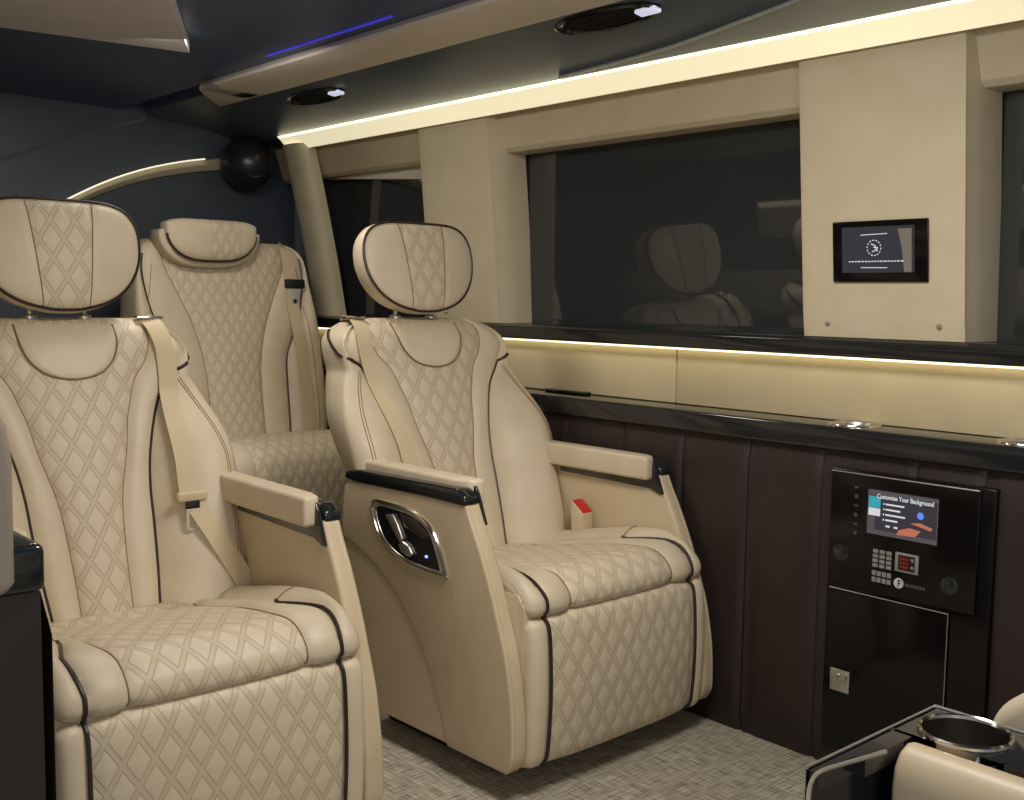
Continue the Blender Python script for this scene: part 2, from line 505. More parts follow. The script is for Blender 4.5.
    bk = S.mesh(root, M['quilt'])
    for sg in (-1, 1):
        c = surf_curve(S, S.pipe, sg, .001, .40, .933, 60)
        for z, f in ((.938, .15), (.943, .35), (.948, .58), (.952, .78)):
            w = interp(S.wing, z); x = interp(S.pipe, z)*(1-f)+(w-.006)*f
            c.append((sg*x, S.y(x, z)-.004, z))
        # carry the piping round the shoulder onto its outer side
        for z, t in ((.956, -.02), (.963, .03), (.971, .10), (.980, .20), (.992, .33), (1.004, .46), (1.016, .58), (1.026, .66)):
            w = interp(S.wing, z); ye = S.y(w, z); yb = S.y0+(z-S.z0)*S.slope+S.thick
            c.append((sg*(w+(.006 if t > 0 else -.004)), ye+(yb-ye)*t-(.003 if t < 0 else 0), z))
        MB().tube(c, .0042, 6).obj('piping', M['piping'], bk)
    for sg in (-1, 1):
        MB().tube(surf_curve(S, S.seam, sg, .0005, .40, 1.04, 60), .0014, 5).obj('seam', M['thread'], bk)
        for dx in (.020, .027):
            MB().tube([S.P(sg*(interp(S.wing, z)-dx-.012), z, .0006) for z in [.42+.5*k/40 for k in range(41)]], .0011, 5).obj('seam', M['thread'], bk)
    # plain bib under the headrest
    hb = [(1.046, .112), (1.008, .110), (.973, .098), (.947, .076), (.932, .048), (.925, .0)]
    rows = []
    for k in range(19):
        t = k/18; z = .925+(1.046-.925)*t
        hwz = interp(sorted(hb), z) if z > .9251 else .012
        rr = []
        for j in range(25):
            x = hwz*(2*j/24-1); e = min(1, min((hwz-abs(x))/.012, (z-.925)/.012))
            rr.append(S.P(x, z, .0015+.004*max(0, e)))
        rows.append(rr)
    bib = MB().grid(rows).obj('bib_panel', M['cream'], bk)
    hbs = sorted(hb)[1:]
    crv = [S.P(-x, z, .004) for z, x in hbs[::-1]]+[S.P(0, .925, .004)]+[S.P(x, z, .004) for z, x in hbs]
    crv = smooth_tab([tuple(p) for p in crv], 60)
    MB().tube(crv, .0022, 6).obj('seam', M['thread'], bib)
    # ---- headrest and posts
    for sg in (-1, 1):
        po = MB().tube([(sg*.062, .832, 1.04), (sg*.062, .832, 1.12)], .006, 12)
        po.lathe([(.0, .0), (.017, 0), (.017, .010), (.012, .014), (.0, .014)], (sg*.062, .832, 1.054), 20)
        po.obj('headrest_post', M['steel'], root)
    headrest(root, S)
    # ---- arms: mirrored pair
    rim = [(.02, .072), (.002, .10), (-.001, .14), (.003, .21), (.012, .27), (.028, .34), (.050, .40), (.072, .46), (.098, .52), (.125, .575), (.150, .62), (.166, .655)]
    top = [(.30, .657), (.50, .653), (.62, .648), (.650, .635)]
    rear = [(.660, .56), (.665, .40), (.66, .22), (.62, .09), (.58, .072)]
    poly = smooth_tab(rim, 36)+top+rear
    arc = [(.665, .50), (.61, .488), (.52, .455), (.42, .39), (.33, .29), (.26, .17), (.225, .072)]
    over = smooth_tab(rim, 36)+top+[(.660, .56)]+smooth_tab(arc, 30)
    for sg in (-1, 1):
        mb = MB(); mb.prism(poly, sg*.306, sg*.343, 'x', .009, 3)
        mb.prism(over, sg*.335, sg*.350, 'x', .006, 3)
        mb.obj('side_panel', M['shell'], root)
        # gloss trim: outer strip under the pad, inner plate with its pointed front
        mb = MB(); mb.prism([(.163, .650), (.166, .672), (.190, .688), (.58, .682), (.640, .675), (.646, .653), (.60, .648), (.30, .652)], sg*.312, sg*.354, 'x', .007, 3)
        mb.obj('armrest_trim', M['gloss'], root)
        mb = MB(); mb.prism([(.146, .606), (.156, .604), (.19, .616), (.53, .622), (.53, .646), (.21, .650), (.212, .688), (.196, .692), (.184, .690), (.172, .670)], sg*.3000, sg*.3075, 'x', .0015, 2)
        mb.obj('armrest_plate', M['gloss'], root)
        # cream pad
        mb = MB(); mb.prism([(sg*.274, .184), (sg*.300, .184), (sg*.318, .196), (sg*.328, .235), (sg*.328, .60), (sg*.274, .60)], .640, .704, 'z', .010, 4)
        pad = mb.obj('armrest_pad', M['cream'], root, angle=50)
    # ---- seat belt on one side
    b = belt_side
    keys = [(.212, 1.050), (.218, 1.02), (.222, .98), (.219, .92), (.211, .86), (.204, .78), (.199, .70), (.197, .655)]
    kk = smooth_tab(keys, 50)
    off = lambda x, z: .008
    pts = [(b*.20, .86, 1.048), (b*.208, .835, 1.062)]
    for x, z in kk: pts.append((b*x, min(S.y(x+d, z) for d in (-.024, -.012, 0, .012, .024))-.005, z))
    be = ribbon(pts, .047, .0022, [(0, -.3, 1)]*2+[(0, -1, .3)]*len(kk)).obj('seat_belt', M['belt'], root)
    lap = []
    for k in range(14):
        t = k/13; x = .202+.098*t; z = .650-.20*t
        lap.append((b*x, min(S.y(min(x+d, .30), z) for d in (-.024, -.012, 0, .012, .024))-.005, z))
    lp = ribbon(lap, .047, .0022, [(0, -1, .2)]*14).obj('lap_belt', M['belt'], root)
    yt = min(S.y(.198+d, .655) for d in (-.024, -.012, 0, .012, .024))-.008
    MB().box(b*.198-.036, b*.198+.036, yt-.014, yt+.004, .650, .672, .006, 3).obj('belt_stop', M['belt'], be)
    tg = MB(); tg.box(b*.198-.017, b*.198+.017, yt-.014, yt-.006, .632, .652, .003)
    tgo = tg.obj('tongue_grip', M['matte'], be)
    tn = MB()
    cx = b*.198
    tn.tube([(cx-.013, yt-.012, .632), (cx-.013, yt-.012, .594), (cx-.008, yt-.012, .587), (cx+.008, yt-.012, .587), (cx+.013, yt-.012, .594), (cx+.013, yt-.012, .632)], .0042, 8, closed=True)
    tn.obj('belt_tongue', mat('bright_metal', srgb(225, 220, 210), .3, .5), be)
    sl = MB(); sl.box(b*.212-.034, b*.212+.034, .800, .822, 1.056, 1.064, .003); sl.obj('belt_slot', M['chrome'], root)
    if buckle:
        mb = MB(); mb.prism([(.395, .44), (.44, .44), (.440, .552), (.395, .520)], .255, .300, 'x', .005, 3)
        bo = mb.obj('belt_buckle', M['belt'], root)
        MB().prism([(.3965, .5195), (.4375, .5490), (.4360, .5545), (.3945, .5255)], .260, .296, 'x', .002, 2).obj('release_button', M['red'], bo)
    if controls:
        # eye-shaped control panel let into the outer face of the arm (local -x side)
        def eye(sc_):
            c = (.372, .545)
            P0 = [(.520, .607), (.44, .615), (.345, .607), (.275, .570), (.232, .487), (.238, .476), (.335, .478), (.425, .494), (.492, .535)]
            out = []
            pp_ = P0+[P0[0]]
            n = len(P0)
            for i in range(n):
                a, b_, c_, d = P0[(i-1) % n], P0[i], P0[(i+1) % n], P0[(i+2) % n]
                for j in range(5):
                    t = j/5
                    out.append(tuple(.5*((2*q)+(-p+r)*t+(2*p-5*q+4*r-s_)*t*t+(-p+3*q-3*r+s_)*t**3) for p, q, r, s_ in zip(a, b_, c_, d)))
            return [(c[0]+(y-c[0])*sc_, c[1]+(z-c[1])*sc_) for y, z in out]
        x = -.350
        cp = MB(); cp.prism(eye(.86), x-.001, x-.004, 'x')
        cp = cp.obj('control_panel', M['gloss'], root)
        MB().tube([(x-.003, y, z) for y, z in eye(1.0)], .0048, 8, closed=True).obj('chrome_rim', M['chrome'], cp)
        MB().tube([(x-.003, y, z) for y, z in eye(.88)], .003, 8, closed=True).obj('chrome_rim', M['steel'], cp)
        sw = MB()
        sw.prism([(.455, .588), (.425, .594), (.405, .572), (.385, .54), (.395, .530), (.415, .545)], x-.003, x-.012, 'x', .003, 3)
        sw.prism([(.385, .535), (.360, .528), (.345, .510), (.36, .50), (.39, .508), (.402, .523)], x-.003, x-.013, 'x', .003, 3)
        sw.obj('seat_switch', M['steel'], cp)
        MB().prism([(.405, .600), (.34, .594), (.29, .562), (.31, .552), (.35, .560), (.385, .570)], x-.003, x-.006, 'x', .001).obj('display_window', mat('display_taupe', srgb(70, 62, 56), .2), cp)
        MB().box(x-.007, x-.003, .296, .303, .509, .515, .001).obj('indicator_light', mat('blue_white_indicator', srgb(120, 130, 220), .4, emit=srgb(140, 160, 255), estr=2.0), cp)
    return root

seat_a = captain_seat(.874, 1.755, 'nearest cream quilted captain seat, its belt hanging down the side by the aisle', 1, 'captain seats', -.006)
seat_b = captain_seat(1.888, 1.72, 'cream quilted captain seat beside the window wall, with a control panel in its arm', -1, 'captain seats', .022, True, True)
seat_a.scale.x = .985; seat_b.scale.x = 1.03

# ------------------------------------------------------------------ rear seat
def rear_seat():
    X0, Y0 = 1.835, 3.05
    root = thing('rear_seat', (X0, Y0, 0), 'cream quilted rear seat with winged headrest behind the two captain seats', 'seat')
    RP = [(.58, .205), (.64, .21), (.8, .213), (.9, .222), (1.0, .27), (1.1, .300), (1.2, .312), (1.27, .30), (1.31, .28)]
    RS = [(.58, .105), (.64, .105), (.8, .105), (.9, .115), (1.0, .140), (1.1, .180), (1.2, .225), (1.27, .24), (1.31, .23)]
    RW = [(.58, .35), (.64, .365), (.8, .365), (1.0, .355), (1.15, .340), (1.24, .325), (1.28, .305), (1.30, .28), (1.31, .25)]
    S = BackSurface(z0=.64, y0=.50, slope=.16, z1=1.31, pipe=RP, seam=RS, wing=RW, bulge=.028, notch=1.2, thick=.14, side=0)
    bk = S.mesh(root, M['quilt_rear'])
    for sg in (-1, 1):
        MB().tube(surf_curve(S, S.pipe, sg, .001, .60, 1.255, 50), .0045, 6).obj('piping', M['piping'], bk)
    for sg in (-1, 1):
        MB().tube(surf_curve(S, S.seam, sg, .0005, .60, 1.28, 50), .0016, 5).obj('seam', M['thread'], bk)
        MB().tube([S.P(sg*(interp(S.wing, z)-.05), z, .0006) for z in [.62+.6*k/40 for k in range(41)]], .0013, 5).obj('seam', M['thread'], bk)
    # cushion + quilted front
    path = [(.55, .600), (.40, .622), (.25, .640), (.14, .648), (.07, .640), (.02, .610), (.0, .565), (-.005, .50), (.0, .40), (.02, .28), (.05, .22)]
    path = path[::-1]
    def b3(x, t, p):
        ax = abs(x); return (.006 if ax < .20 else .003)-.006*math.exp(-((ax-.20)/.008)**2)-.008*math.exp(-((ax-.275)/.008)**2)
    cols = [.2*i/10 for i in range(10)]+[.2+.075*i/7 for i in range(8)]+[.28, .29, .31, .33]
    rows, uvs, allx, pts = sweep(path, .38, cols=cols, er=.04, bump=b3)
    mb = MB(); mb.grid(rows, uv=uvs, matf=lambda i, j: 1 if abs((allx[j][0]+allx[j+1][0])/2) < .20 else 0)
    cu = mb.obj('cushion', [M['cream'], M['quilt_rear']], root)
    for sg in (-1, 1):
        MB().tube([(sg*.275, p[0]-.002, p[1]+.001) for p in pts if p[0] < .2], .0042, 6).obj('piping', M['piping'], cu)
    MB().box(-.36, .36, .06, .55, 0, .30, .02).obj('seat_base', M['shell'], root)
    # headrest: winged pad with a lip, sitting against the top of the backrest
    hx = -.080
    def outline(t):           # t in 0..1 along the lower edge, left to right
        x = -.185+.37*t
        return x
    def lower(x, hw, d):
        a = min(1, abs(x)/hw); return -d*(1-a**3.2)**(1/1.6)
    def pad(hw, top, d, y0, y1, zc, nx=34, name='', mats=None, stripe=None, parent=None, bulge=.02):
        xs = [hw*math.sin(math.pi/2*(2*i/nx-1)) for i in range(nx+1)]
        rows, uvs = [], []
        for k in range(15):
            t = k/14; r, u = [], []
            for x in xs:
                zb = lower(x*.9999, hw, d); zt = top*(1-abs(x/hw)**6*.35)
                z = zb+(zt-zb)*t; bb = max(0, (1-abs(x/hw)**3)*(1-abs(2*t-1)**3))
                r.append((hx+x, y0-bulge*bb**.6, zc+z)); u.append((x, z+1.3))
            rows.append(r); uvs.append(u)
        mb = MB(); mb.grid(rows, uv=uvs, matf=lambda i, j: 1 if stripe and stripe[0] < (xs[j]+xs[j+1])/2 < stripe[1] else 0)
        loop = [(x, lower(x*.9999, hw, d)) for x in xs]+[(x, top*(1-abs(x/hw)**6*.35)) for x in xs[::-1]]
        rings = [[(hx+x*s_, y, zc+(z-.02)*s_+.02) for x, z in loop] for y, s_ in ((y0, 1), (y0+.01, 1.02), ((y0+y1)/2, 1.03), (y1-.015, 1.0), (y1, .93))]
        mb.grid(rings, closeu=True); mb.add(rings[-1], [list(range(len(loop)))])
        o = mb.obj(name, mats, parent, weld=.0006, angle=60)
        return o, [(hx+x, y0-.002, zc+z) for x, z in loop[:nx+1]]
    hr, lo = pad(.168, .052, .092, .53, .60, 1.325, name='headrest', mats=[M['cream'], M['quilt_rear']], stripe=(-.02, .10), parent=root)
    MB().tube(lo, .0042, 6).obj('piping', M['piping'], hr)
    lip, lo2 = pad(.188, .025, .104, .545, .64, 1.318, name='headrest_lip', mats=[M['cream']], parent=root, bulge=.006)
    # belt down the right side through a black guide
    pts = [(.268, .66, 1.30)]+[(.246+.026*(k/20), min(S.y(.26+d, 1.29-.68*k/20) for d in (-.03, -.015, 0, .015, .035))-.005, 1.29-.68*k/20) for k in range(21)]
    be = ribbon(pts, .050, .002, [(0, -1, .2)]*len(pts)).obj('seat_belt', M['belt'], root)
    y = min(S.y(.26+d, 1.16) for d in (-.03, 0, .035))-.010
    MB().box(.225, .302, y-.014, y+.008, 1.145, 1.178, .005, 3).obj('belt_guide', M['matte'], be)
    tn = MB(); y2 = y-.004
    tn.prism([(.236, 1.142), (.290, 1.142), (.284, 1.120), (.281, 1.088), (.270, 1.076), (.256, 1.076), (.245, 1.088), (.243, 1.120)], y2-.004, y2, 'y', .001)
    tno = tn.obj('belt_tongue', mat('pale_metal', srgb(205, 200, 190), .35, .3), be)
    MB().box(.255, .270, y2-.0055, y2-.0035, 1.088, 1.104, .001).obj('tongue_slot', M['matte'], tno)
    return root
rear_seat()

# ------------------------------------------------------------------ cabin shell
YF, YR = -1.3, 4.25
def struct(name, mb, m_, **kw):
    o = mb.obj(name, m_, **kw); o['kind'] = 'structure'; return o

struct('floor', MB().box(-.9, 2.44, YF, YR+.2, -.06, 0), M['floor'])
def puffed_panel(x, z0, z1, seams, y_lo, y_hi, sgn=-1, n=None):
    ys = []
    y = y_lo
    while y < y_hi: ys.append(y); y += .012
    ys.append(y_hi)
    rows = []
    zz = [z0+(z1-z0)*i/14 for i in range(15)]
    for z in zz:
        r = []
        for y in ys:
            g = sum(math.exp(-((y-s_)/.006)**2) for s_ in seams)
            e = min(1, min((z-z0), (z1-z))/.03); e = math.sqrt(max(0, 1-(1-e)**2))
            r.append((x+sgn*(.012*e-.009*min(1, g)), y, z))
        rows.append(r)
    back = [[(x-sgn*.10, y, z) for y in ys] for z in (z0, z1)]
    mb = MB(); mb.grid(rows); mb.grid([rows[-1], back[1]]); mb.grid([rows[0], back[0]]); mb.grid(back)
    mb.add([rows[0][0], back[0][0], back[1][0], rows[-1][0], rows[0][-1], back[0][-1], back[1][-1], rows[-1][-1]], [[0, 1, 2, 3], [4, 5, 6, 7]])
    return mb
seams = [1.035, 1.05, 1.21, 1.45, 1.635, 1.665, 1.88, 2.1, 2.32, 2.54, 2.76, 2.98, 3.2, 3.42, 3.64, .83, .62, .41, .2, 0, -.2]
struct('wall_right', puffed_panel(2.282, .0, .770, seams, YF, 4.2), M['brown'])
struct('trim_1', MB().box(2.258, 2.43, YF, 4.1, .772, .829, .008, 3), M['gloss'])          # ledge
bd = MB(); 
for a, b in ((YF, 1.997), (2.003, 4.1)):
    bd.box(2.386, 2.44, a, b, .829, .992, .004, 2)
struct('trim_2', bd, leather('cream_band_leather', srgb(214, 196, 156), srgb(208, 190, 150), .55, 150, .5, wrinkle=.1))
rl = MB(); rl.prism([(2.334, .998), (2.338, .990), (2.50, .990), (2.50, 1.036), (2.345, 1.036), (2.334, 1.028)], YF, 4.1, 'y', .002)
struct('trim_3', rl, M['gloss'])                                                             # window rail
# LED strip under the rail
tag(MB().box(2.366, 2.378, YF, 4.08, .9835, .9905, 0).obj('led_strip', M['led_core']), 'warm LED strip under the black window rail, lighting the cream band', 'light')
# outer shell behind everything
struct('wall_outer_right', MB().box(2.52, 2.56, YF, YR+.2, 0, 1.95), M['matte'])
def lean(z, x0=2.342, k=.1): return x0-(z-1.04)*k
# windows: dark tinted panes leaning in at the top
def window(n, y0, y1):
    f = MB()
    w = [(y0, y0+.025), (y1-.025, y1)]
    for a, b in w: f.prism([(lean(1.03, 2.405), 1.03), (lean(1.66, 2.405), 1.66), (lean(1.66, 2.50), 1.66), (lean(1.03, 2.50), 1.03)], a, b, 'y')
    o = struct('window_%d' % n, f, M['matte'])
    g = MB(); g.prism([(lean(1.03, 2.468, .055), 1.03), (lean(1.66, 2.468, .055), 1.66), (lean(1.66, 2.474, .055), 1.66), (lean(1.03, 2.474, .055), 1.03)], y0, y1, 'y')
    p = g.obj('pane', M['glass'], o); return o
window(1, -.4, 1.18); window(2, 1.48, 2.80); w3 = window(3, 3.02, 3.90)
# blind housing above the windows
v = MB(); v.prism([(2.347, 1.593), (2.352, 1.587), (2.43, 1.587), (2.39, 1.72), (2.30, 1.72), (2.338, 1.60)], YF, 4.12, 'y', .003)
struct('trim_4', v, M['cream_wall'])
bl = MB(); bl.add([(2.392, 3.02, 1.530), (2.385, 3.90, 1.592), (2.385, 3.90, 1.66), (2.385, 3.02, 1.66), (2.400, 3.02, 1.530), (2.393, 3.90, 1.592), (2.393, 3.90, 1.66), (2.393, 3.02, 1.66)],
       [[0, 1, 2, 3], [4, 5, 6, 7], [0, 1, 5, 4], [1, 2, 6, 5], [2, 3, 7, 6], [3, 0, 4, 7]])
bl.obj('blind', mat('pale_blind', srgb(214, 206, 192), .7), w3)
# pillars
def pillar(n, y0, y1, near_w=.055, taper=0):
    """padded pillar cover; its near side slopes back to the glass"""
    rows = []
    for k in range(25):
        t = k/24; z = 1.037+(1.712-1.037)*t; x = lean(z)
        e = .010*math.exp(-(t*24/1.0)**2)
        pr = [(x+.14, y0-near_w-.001), (x+.085, y0-near_w), (x+.062, y0-near_w+.004), (x+.030, y0-near_w*.62), (x+.010, y0-near_w*.22), (x+.002, y0-.004), (x, y0+.014)]
        pr += [(x, y0+(y1-y0)*j/8) for j in range(1, 8)]
        pr += [(x, y1-.016), (x+.003, y1-.005), (x+.010, y1-.001), (x+.030, y1+.002), (x+.14, y1+.003)]
        rows.append([(a+e*.3, b, z) for a, b in pr])
    mb = MB(); mb.grid(rows); mb.add(rows[0], [list(range(len(rows[0])))]); mb.add(rows[-1], [list(range(len(rows[0])))])
    o = struct('trim_%d' % n, mb, M['cream_wall']); return o
p1 = pillar(5, 1.148, 1.563, .018); p2 = pillar(6, 2.725, 3.095, .026)
sc1 = MB()
for y, z in ((1.202, 1.070), (1.487, 1.070)): sc1.lathe([(0, -.003), (.004, -.003), (.006, -.001), (.007, .002)], (lean(z)-.002, y, z), 16, axis='x')
sc1.obj('screw_cap', M['steel'], p1)
sc1 = MB().lathe([(0, -.003), (.004, -.003), (.006, -.001), (.007, .002)], (lean(1.07)-.002, 3.0, 1.07), 16, axis='x'); sc1.obj('screw_cap', M['steel'], p2)
# rear corner pillar, a leaning half-round
rows = []
for k in range(21):
    t = k/20; z = 1.037+(1.712-1.037)*t; xx = 2.352-.105*t-.03*t*t; r = []
    for j in range(15):
        a = math.pi*j/14; ca = math.cos(a)
        r.append((xx+.07-.07*math.sin(a)**.6, 3.845-.085*math.copysign(abs(ca)**.8, ca)+.02*t, z))
    rows.append(r)
mb = MB(); mb.grid(rows); mb.add(rows[0], [list(range(15))]); mb.add(rows[-1], [list(range(15))])
struct('trim_7', mb, M['cream_wall'])
# cove light along the top of the wall
struct('trim_8', MB().prism([(2.262, 1.694), (2.268, 1.700), (2.40, 1.712), (2.40, 1.77), (2.232, 1.77), (2.228, 1.745), (2.250, 1.708)], YF, 3.94, 'y'), M['cove'])
cl = thing('cove_light', (0, 0, 0), 'long glowing cream cove light running along the top of the window wall', 'light')
cm = MB(); cm.prism([(2.262, 1.6945), (2.2605, 1.6945), (2.2125, 1.7395), (2.2135, 1.741), (2.230, 1.745)], YF, 3.93, 'y'); cm.obj('diffuser', M['led'], cl)
cm = MB(); cm.prism([(2.2123, 1.7393), (2.2070, 1.7445), (2.2105, 1.7475), (2.2140, 1.7415)], YF, 3.93, 'y'); cm.obj('light_core', M['led_core'], cl)
# soffit: dark glossy panel between cove and beige bar
struct('ceiling_soffit', MB().prism([(2.214, 1.748), (2.06, 1.790), (1.865, 1.806), (1.80, 1.83), (1.80, 1.90), (2.40, 1.90), (2.40, 1.76)], YF, YR, 'y'), M['soffit'])
struct('ceiling', MB().prism([(.2, 1.835), (1.0, 1.84), (1.70, 1.828), (1.78, 1.95), (.2, 1.95)], YF, YR+.1, 'y'), M['ceil'])
# beige ceiling bar
def bar():
    prof = [(1.676, 1.812), (1.678, 1.803), (1.70, 1.797), (1.78, 1.793), (1.84, 1.793), (1.868, 1.798), (1.876, 1.812), (1.84, 1.84), (1.70, 1.84)]
    rows = []
    n = 40
    for k in range(n+1):
        y = YF+(3.74-YF)*k/n
        rows.append([(x, min(y, 3.74-(1.878-x)*1.15) if k == n else y*(1-0), z) for x, z in prof])
    rows[-2] = [(x, min(p[1], 3.40), z) for (x, z), p in zip(prof, rows[-2])]
    mb = MB(); mb.grid(rows, closeu=True, capends=True); return mb
tag(bar().obj('ceiling_bar', M['bar'], angle=35), 'long beige padded bar along the dark ceiling above the seats', 'ceiling trim')
# blue LED line beside it
tag(MB().prism([(1.638, 1.8255), (1.645, 1.8255), (1.645, 1.832), (1.638, 1.832)], 2.34, 2.98, 'y').obj('blue_led_strip', M['blue']), 'thin blue LED line in the dark ceiling above the beige bar', 'light')
# overhead panel at the front left of the view
pn = MB()
P = [(.50, 3.12, 1.80), (1.40, 2.99, 1.80), (1.12, 2.49, 1.80), (.98, 2.2, 1.80), (.50, 2.2, 1.80)]
pn.add(P+[(x, y, z+.04) for x, y, z in P], [[0, 1, 2, 3, 4], [5, 6, 7, 8, 9], [0, 1, 6, 5], [1, 2, 7, 6], [2, 3, 8, 7], [3, 4, 9, 8], [4, 0, 5, 9]])
tag(pn.obj('overhead_panel', leather('panel_fabric', srgb(222, 216, 218), srgb(218, 212, 214), .7, 200, .1, wrinkle=.05), angle=20), 'flat beige panel hanging below the dark ceiling, top left', 'ceiling panel')
# ceiling vents in the soffit
def vent(x, y, z, label, w=.16, d=.055):
    v = thing('ceiling_vent', (x, y, z), label, 'vent', 'oval ceiling vents')
    v.rotation_euler = (0, math.radians(9), 0)
    ring = [(d*math.cos(a*math.pi/16), w*math.sin(a*math.pi/16)) for a in range(32)]
    rows = [[(a*s_, b*s_, h) for a, b in ring] for s_, h in ((1.0, .0), (1.0, -.006), (.93, -.011), (.84, -.008), (.80, .0))]
    MB().grid(rows, closeu=True).obj('bezel', M['gloss'], v)
    sl = MB()
    for k in range(-3, 4):
        L = w*.78*math.sqrt(1-(k/4.6)**2); sl.box(k*.011-.0025, k*.011+.0025, -L, L, -.007, .0)
    sl.obj('slats', M['matte'], v)
    lb = MB().box(-.014, .014, -w*.98, -w*.62, -.016, -.006, .003)
    lb.obj('reading_lamp', mat('vent_lamp_lens', srgb(210, 215, 225), .3, emit=srgb(225, 230, 255), estr=.6), v)
    return v
vent(1.985, 3.28, 1.796, 'oval black vent with small lamp, nearer the far end of the ceiling bar', .17)
vent(1.945, 1.88, 1.797, 'oval black vent partly cut off by the top edge, above the cove light', .17)
# pale flared edge of the soffit near the cove
fl = [(2.195, 2.30), (2.165, 1.90), (2.115, 1.60), (2.075, 1.40), (2.03, 1.22), (1.99, .95)]
fs = smooth_tab(fl, 30)
zf = lambda x: 1.748+(2.214-x)*.27
mb = MB(); mb.tube([(x, y, zf(x)-.004) for x, y in fs], .0045, 6)
mb.grid([[(x, y, zf(x)-.003) for x, y in fs], [(2.212, y, 1.744) for x, y in fs]])
tag(mb.obj('soffit_flare', mat('grey_flare', srgb(165, 168, 162), .35)), 'pale grey flared edge strip tapering along the cove light', 'ceiling trim')

# ---- rear end
struct('wall_rear', MB().box(.2, 2.47, YR, YR+.06, 0, 1.95), M['rear'])
arch = [(1.10, 1.13), (1.30, 1.33), (1.54, 1.478), (1.736, 1.565), (1.93, 1.620), (2.127, 1.655), (2.26, 1.672)]
ac = smooth_tab(arch, 40)
rt = MB(); rows = []
for i, (x, z) in enumerate(ac):
    w = .018+.012*i/len(ac)
    rows.append([(x, YR-.005, z+w), (x, YR-.03, z+w*.8), (x, YR-.045, z), (x, YR-.03, z-w*.8), (x, YR-.005, z-w)])
rt.grid(rows, closeu=True, capends=True)
struct('trim_9', rt, M['cream_wall'])
tag(MB().tube([(x, YR-.042, z+.018+.010*i/len(ac)) for i, (x, z) in enumerate(ac) if x < 2.05], .0035, 6).obj('arch_light', mat('arch_led', srgb(255, 245, 215), .5, emit=(1, .93, .72, 1), estr=.9)), 'thin curved light line along the rear arch trim', 'light')
crease = [(.75, 1.36), (1.0, 1.48), (1.255, 1.59), (1.55, 1.71), (1.80, 1.80)]  # highlight along the rear crease, drawn as a lighter grey tube
cr = MB(); cr.tube([(x, YR-.004, z) for x, z in smooth_tab(crease, 30)], .007, 6); struct('trim_15', cr, mat('rear_crease_highlight', srgb(104, 110, 120), .4))
# corner speaker pod
sp = thing('corner_speaker', (2.185, 4.14, 1.655), 'round glossy black speaker pod in the rear corner below the ceiling', 'speaker')
mb = MB(); mb.lathe([(.108*math.sin(math.pi*k/24), -.108*math.cos(math.pi*k/24)) for k in range(25)], seg=36); mb.obj('pod', mat('pod_black', srgb(44, 42, 46), .28), sp)
MB().tube([(.040*math.cos(a)-.02, -.098+.010*abs(math.sin(a)), -.050+.010*math.sin(a)) for a in [math.pi*(1.1+.8*k/12) for k in range(13)]], .002, 6).obj('chrome_line', M['chrome'], sp)
# raised platform under the rear seat
struct('floor_step', MB().box(.42, 2.25, 3.02, YR, 0, .20, .01), M['brown'])

# ---- left wall, ending at the open sliding door
struct('wall_left', puffed_panel(.415, .0, .770, [1.5+.22*k for k in range(12)], 1.30, YR, sgn=1), M['brown'])
struct('trim_10', MB().box(.27, .418, 1.285, YR, .772, .829, .01, 3), M['gloss'])
struct('trim_11', MB().prism([(.24, .776), (.372, .776), (.381, .79), (.382, .93), (.376, .97), (.36, 1.0), (.33, 1.02), (.24, 1.04)], 1.272, 1.36, 'y', .012, 4), leather('shaded_beige_leather', srgb(150, 137, 124), srgb(145, 132, 119), .6, 200, .2, wrinkle=.1))  # beige pillar piece, its shade put into the darker colour
struct('trim_12', MB().box(.24, .30, 1.36, YR, .829, 1.04, .006), M['cream_wall'])
g = MB(); g.prism([(.27, 1.04), (.335, 1.66), (.30, 1.66), (.235, 1.04)], 1.40, YR, 'y'); struct('window_4', g, M['glass'])
g = MB(); g.prism([(.33, 1.62), (.40, 1.70), (.40, 1.78), (.22, 1.78), (.22, 1.62)], 1.30, YR, 'y'); struct('trim_13', g, M['cream_wall'])
tag(MB().prism([(.346, 1.355), (.366, 1.372), (.356, 1.380), (.336, 1.365)], 1.40, 3.30, 'y').obj('cove_light', M['led']), 'second glowing strip, mirrored dimly in the dark window at the right of the reflected headrest', 'light')
struct('ceiling_edge', MB().prism([(.44, 1.752), (.70, 1.79), (.75, 1.86), (.20, 1.86), (.20, 1.752)], YF, YR, 'y'), M['soffit'])

struct('trim_14', MB().prism([(.28, 1.20), (.322, 1.20), (.346, 1.35), (.338, 1.38), (.28, 1.38)], 1.38, 3.32, 'y', .003), M['cream_wall'])

# ------------------------------------------------------------------ pillar touchscreen
def on_pillar(y, z, off): return (lean(z)-off, y, z)
ts = thing('wall_touchscreen', (2.30, 1.345, 1.239), 'small touchscreen set in the beige pillar, showing a round white emblem', 'screen')
def pplate(y0, y1, z0, z1, off0, off1, m_, name, parent, bev=.0, poly=None):
    pl_ = poly or [(y0, z0), (y1, z0), (y1, z1), (y0, z1)]
    mb = MB(); bm_ = MB(); bm_.prism(pl_, 0, 1, 'x', 0)
    mb.prism(pl_, -off1, -off0, 'x', bev, 3)
    mb.v = [(lean(z)+x-2.30, y-1.32, z-1.24) for x, y, z in mb.v]
    return mb.obj(name, m_, parent)
fr = pplate(1.200, 1.442, 1.170, 1.312, .0005, .007, M['gloss_dark'], 'bezel', ts, .003)
dp = pplate(1.232, 1.415, 1.192, 1.298, .0072, .0085, M['scr_dark'], 'display', ts)
mb = MB()
